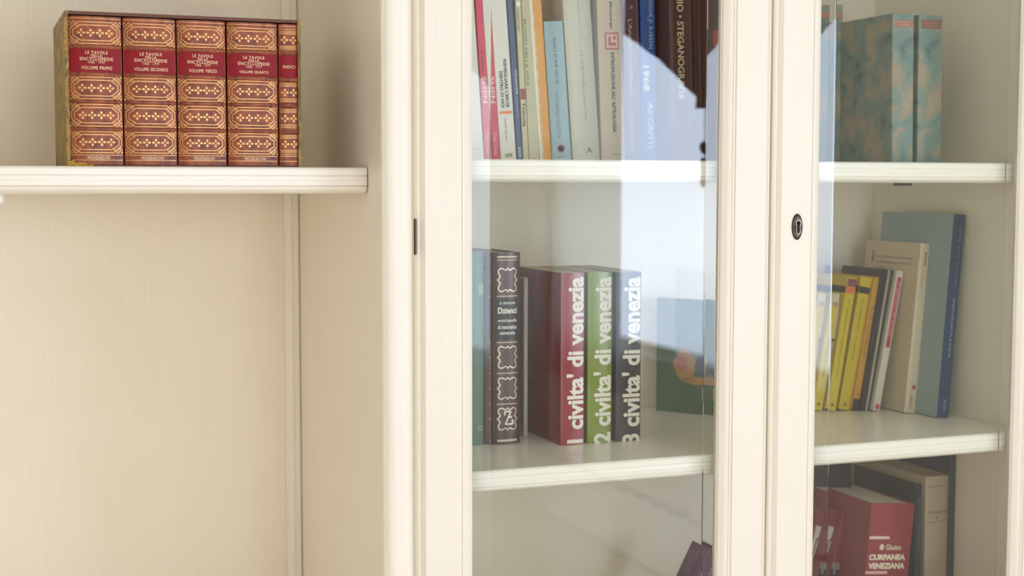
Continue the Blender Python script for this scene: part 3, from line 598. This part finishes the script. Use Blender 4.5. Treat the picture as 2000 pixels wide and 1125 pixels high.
s2 = sm('small dark red book with a white figure on its spine, second from the red volume', 1598, 1612, 1622, .30)
s3 = sm('small dark red book with a white figure at the edge of the glass', 1578, 1592, 1602, .31)
for s_ in (s2, s3):
    mb = MB(); t = s_.t
    for pl in ([(.15, 1028), (.98, 1030), (.80, 1052), (.55, 1054), (.35, 1090), (.15, 1090), (.12, 1052)], [(.72, 1056), (.95, 1056), (.6, 1095), (.45, 1095)]):
        mb.add([(t*u, -.0006, s_.v(y)) for u, y in pl], [tuple(range(len(pl)))])
    mb.build('white_figure', mat((222, 214, 204), .5), s_.root, fix=False)
lo('large red volume with the gold title curpanea venezia on its spine', 1690, 1775, 1125, 989, (150, 44, 54), .20, lean=(1703, 988), dp=.21, hard=True, pages=PAGEW, items=[('b', 1052, 1057.5, .02, .48, (236, 200, 196)), ('r', [(.5, 1060), (.98, 1060)], .0004, (190, 110, 100)), ('t', '● Giusto', 1067, 1079, .52, .5, 'h', .03, (232, 206, 176)), ('t', 'CURPANEA', 1087, 1099, .47, .84, 'h', .06, (240, 222, 190)), ('t', 'VENEZIANA', 1104, 1116, .47, .84, 'h', .06, (240, 222, 190)), ('b', 1120, 1126, .0, .5, (236, 180, 176))])
lo('tall black volume with faint grey lettering beside the cream volume', 1785, 1803, 1125, 946, (58, 60, 64), .235, lean=(1791, 946), dp=.20, hard=True, pages=PAGE, items=[('t', "L'arte de' Tre Venezie", 972, 1075, .45, .28, 'down', 0, (120, 120, 118))])
lo('cream volume with brown ruled bands on its spine', 1804.5, 1850, 1125, 930, (190, 174, 148), .225, lean=(1808, 930), dp=.20, hard=True, bulge=.003, pages=PAGE, items=[('r', [(.08, 952), (.8, 950)], .0012, (120, 98, 76)), ('t', 'GRAFIE', 999, 1005, .5, .8, 'h', 0, (110, 90, 70)), ('d', .45, 1012, .002, 'dot', (110, 90, 70)), ('r', [(.0, 1022), (.95, 1020)], .001, (120, 98, 76))])
lo('tall dark navy volume at the right end of the lower shelf', 1851, 1886, 1125, .36, (58, 64, 86), .22, dp=.21, hard=True)
lo('very dark purple volume standing far back left of the tall black volume', 1615, 1660, 1125, 905, (52, 38, 48), .36, dp=.09)
lo('dark blue volume standing far back at the left edge of the right door', 1560, 1608, 1125, 905, (56, 58, 72), .36, dp=.09)
lo('grey thin volume standing far back between two dark volumes', 1609, 1614, 1125, 905, (128, 116, 110), .355, dp=.09)

# ------------------------------------------------------------------ what the glass reflects: curtain and swag at the window
def onwall(px, py, xw):
    "point of the plane x = xw that the door glass mirrors at pixel (px, py)"
    d = FW + RT*((px-1000)/F) - UP*((py-562.5)/F)
    t = xw/d.x; return Vector((xw, -(d.y*t-D)+.03, EYE+d.z*t))
CU = bpy.data.materials.new('sheer_cotton'); CU.use_nodes = True; nt = CU.node_tree; nt.nodes.clear()
out = nt.nodes.new('ShaderNodeOutputMaterial'); mx = nt.nodes.new('ShaderNodeMixShader'); a_ = nt.nodes.new('ShaderNodeBsdfTranslucent'); b_ = nt.nodes.new('ShaderNodeBsdfDiffuse'); tr = nt.nodes.new('ShaderNodeBsdfTransparent'); m2 = nt.nodes.new('ShaderNodeMixShader')
a_.inputs[0].default_value = (.97, .97, .97, 1); b_.inputs[0].default_value = (.95, .95, .95, 1); mx.inputs[0].default_value = .25; m2.inputs[0].default_value = .70
nt.links.new(a_.outputs[0], mx.inputs[1]); nt.links.new(b_.outputs[0], mx.inputs[2]); nt.links.new(mx.outputs[0], m2.inputs[1]); nt.links.new(tr.outputs[0], m2.inputs[2]); nt.links.new(m2.outputs[0], out.inputs[0])
xw = XR-.05
top = [onwall(px, -330, xw) for px in (1222, 1300, 1400, 1500, 1640)]
edge = [onwall(px, py, xw) for px, py in ((1222, 66), (1300, 124), (1377, 205), (1500, 60), (1640, -90))]
BRN = mat((66, 44, 34), .8, noise=.2, scale=40)
sw = thing('window_swag', 'dark brown draped swag hanging over the side window', 'curtain', (xw, (WA['y0']+WA['y1'])/2, 1.9))
def lerp(a, c, f): return a+(c-a)*f
n = 40; vs = []; fs = []
zt = WA['z1']+.12
for k in range(n+1):
    f = k/n*4; i = min(3, int(f)); e = lerp(edge[i], edge[i+1], f-i)
    for j in range(9):
        z = zt+(e.z-zt)*j/8; vs.append((-.004*math.sin(k*1.3)*(j/8)-.0, e.y-sw.location.y, z-1.9))
vs = vs
for k in range(n):
    for j in range(8): fs.append((k*9+j, k*9+j+1, (k+1)*9+j+1, (k+1)*9+j))
o = MB().add(vs, fs).build('cloth', BRN, sw, smooth=True, fix=False)
sd = o.modifiers.new('s', 'SOLIDIFY'); sd.thickness = .006
tp = onwall(1371, 190, xw-.02)
MB().lathe([(.006, 0), (.02, -.01), (.026, -.03), (.018, -.055), (.02, -.08), (.024, -.09)], 0, 0, 0, 'z', 16).build('tassel', mat((26, 22, 22), .9), sw, smooth=True).location = Vector((tp.x, tp.y, tp.z+.05))-sw.location
h0, h1 = onwall(1377, 278, xw), onwall(1373, 366, xw)
pl = thing('blind_pull', 'brass blind pull with black bead hanging at the side window', 'blind pull', (h0.x, h0.y, h0.z))
MB().lathe([(.004, .005), (.016, -.004), (.019, -.02), (.012, -.038), (.004, -.045)], 0, 0, 0, 'z', 16).build('bead', mat((24, 24, 30), .4), pl, smooth=True)
dz = h1.z-h0.z
MB().lathe([(.006, -.055), (.014, -.06), (.014, dz+.01), (.008, dz)], 0, 0, 0, 'z', 16).build('weight', mat((150, 120, 70), .4, metal=.5), pl, smooth=True)
MB().lathe([(.0015, .40), (.0015, 0), (.0015, -.056)], 0, 0, 0, 'z', 8).build('cord', mat((150, 150, 150), .8), pl)
# sheer curtain over the nearer half of the window
c0, c1 = onwall(1322, 520, XR-.03), onwall(1630, 520, XR-.03)
zb_ = WA['z0']-.02; vs = []; fs = []; n = 60
cu = thing('sheer_curtain', 'white sheer half curtain gathered in front of the side window', 'curtain', (XR-.03, c0.y, zb_))
for k in range(n+1):
    f = k/n
    for j in range(7):
        vs.append((.010*math.sin(f*60)+.004*math.sin(f*23), (c1.y-c0.y)*f, (c0.z-zb_)*(1-j/6)))
for k in range(n):
    for j in range(6): fs.append((k*7+j, k*7+j+1, (k+1)*7+j+1, (k+1)*7+j))
MB().add(vs, fs).build('cloth', CU, cu, smooth=True, fix=False)

y0c, y1c = -4.24, onwall(1226, 400, XR-.03).y
cu2 = thing('drawn_curtain', 'long white curtain drawn to the far end of the side window', 'curtain', (XR-.045, y0c, .62))
vs = []; fs = []; n = 60
for k in range(n+1):
    f = k/n
    for j in range(5): vs.append((.014*math.sin(f*42)+.005*math.sin(f*17), (y1c-y0c)*f, (2.5-.62)*(1-j/4)))
for k in range(n):
    for j in range(4): fs.append((k*5+j, k*5+j+1, (k+1)*5+j+1, (k+1)*5+j))
CU2 = bpy.data.materials.new('white_curtain'); CU2.use_nodes = True; nt = CU2.node_tree; nt.nodes.clear()
out = nt.nodes.new('ShaderNodeOutputMaterial'); mx = nt.nodes.new('ShaderNodeMixShader'); a_ = nt.nodes.new('ShaderNodeBsdfTranslucent'); b_ = nt.nodes.new('ShaderNodeBsdfDiffuse')
a_.inputs[0].default_value = (.40, .43, .40, 1); b_.inputs[0].default_value = (.9, .9, .88, 1); mx.inputs[0].default_value = .45
nt.links.new(a_.outputs[0], mx.inputs[1]); nt.links.new(b_.outputs[0], mx.inputs[2]); nt.links.new(mx.outputs[0], out.inputs[0])
MB().add(vs, fs).build('cloth', CU2, cu2, smooth=True, fix=False)

# low heater casing with a slotted top along the right wall
zt_ = onwall(1190, 955, XR-.14).z
MB().box(XR-.14, YF+.01, .02, XR-.001, -1.5, zt_).build('trim_1', WM)['kind'] = 'structure'
sk = MB()
for k in range(16): sk.box(XR-.115, -4.2+k*.165, zt_, XR-.045, -4.2+k*.165+.10, zt_+.003)
sk.build('trim_2', mat((70, 66, 60), .7))['kind'] = 'structure'
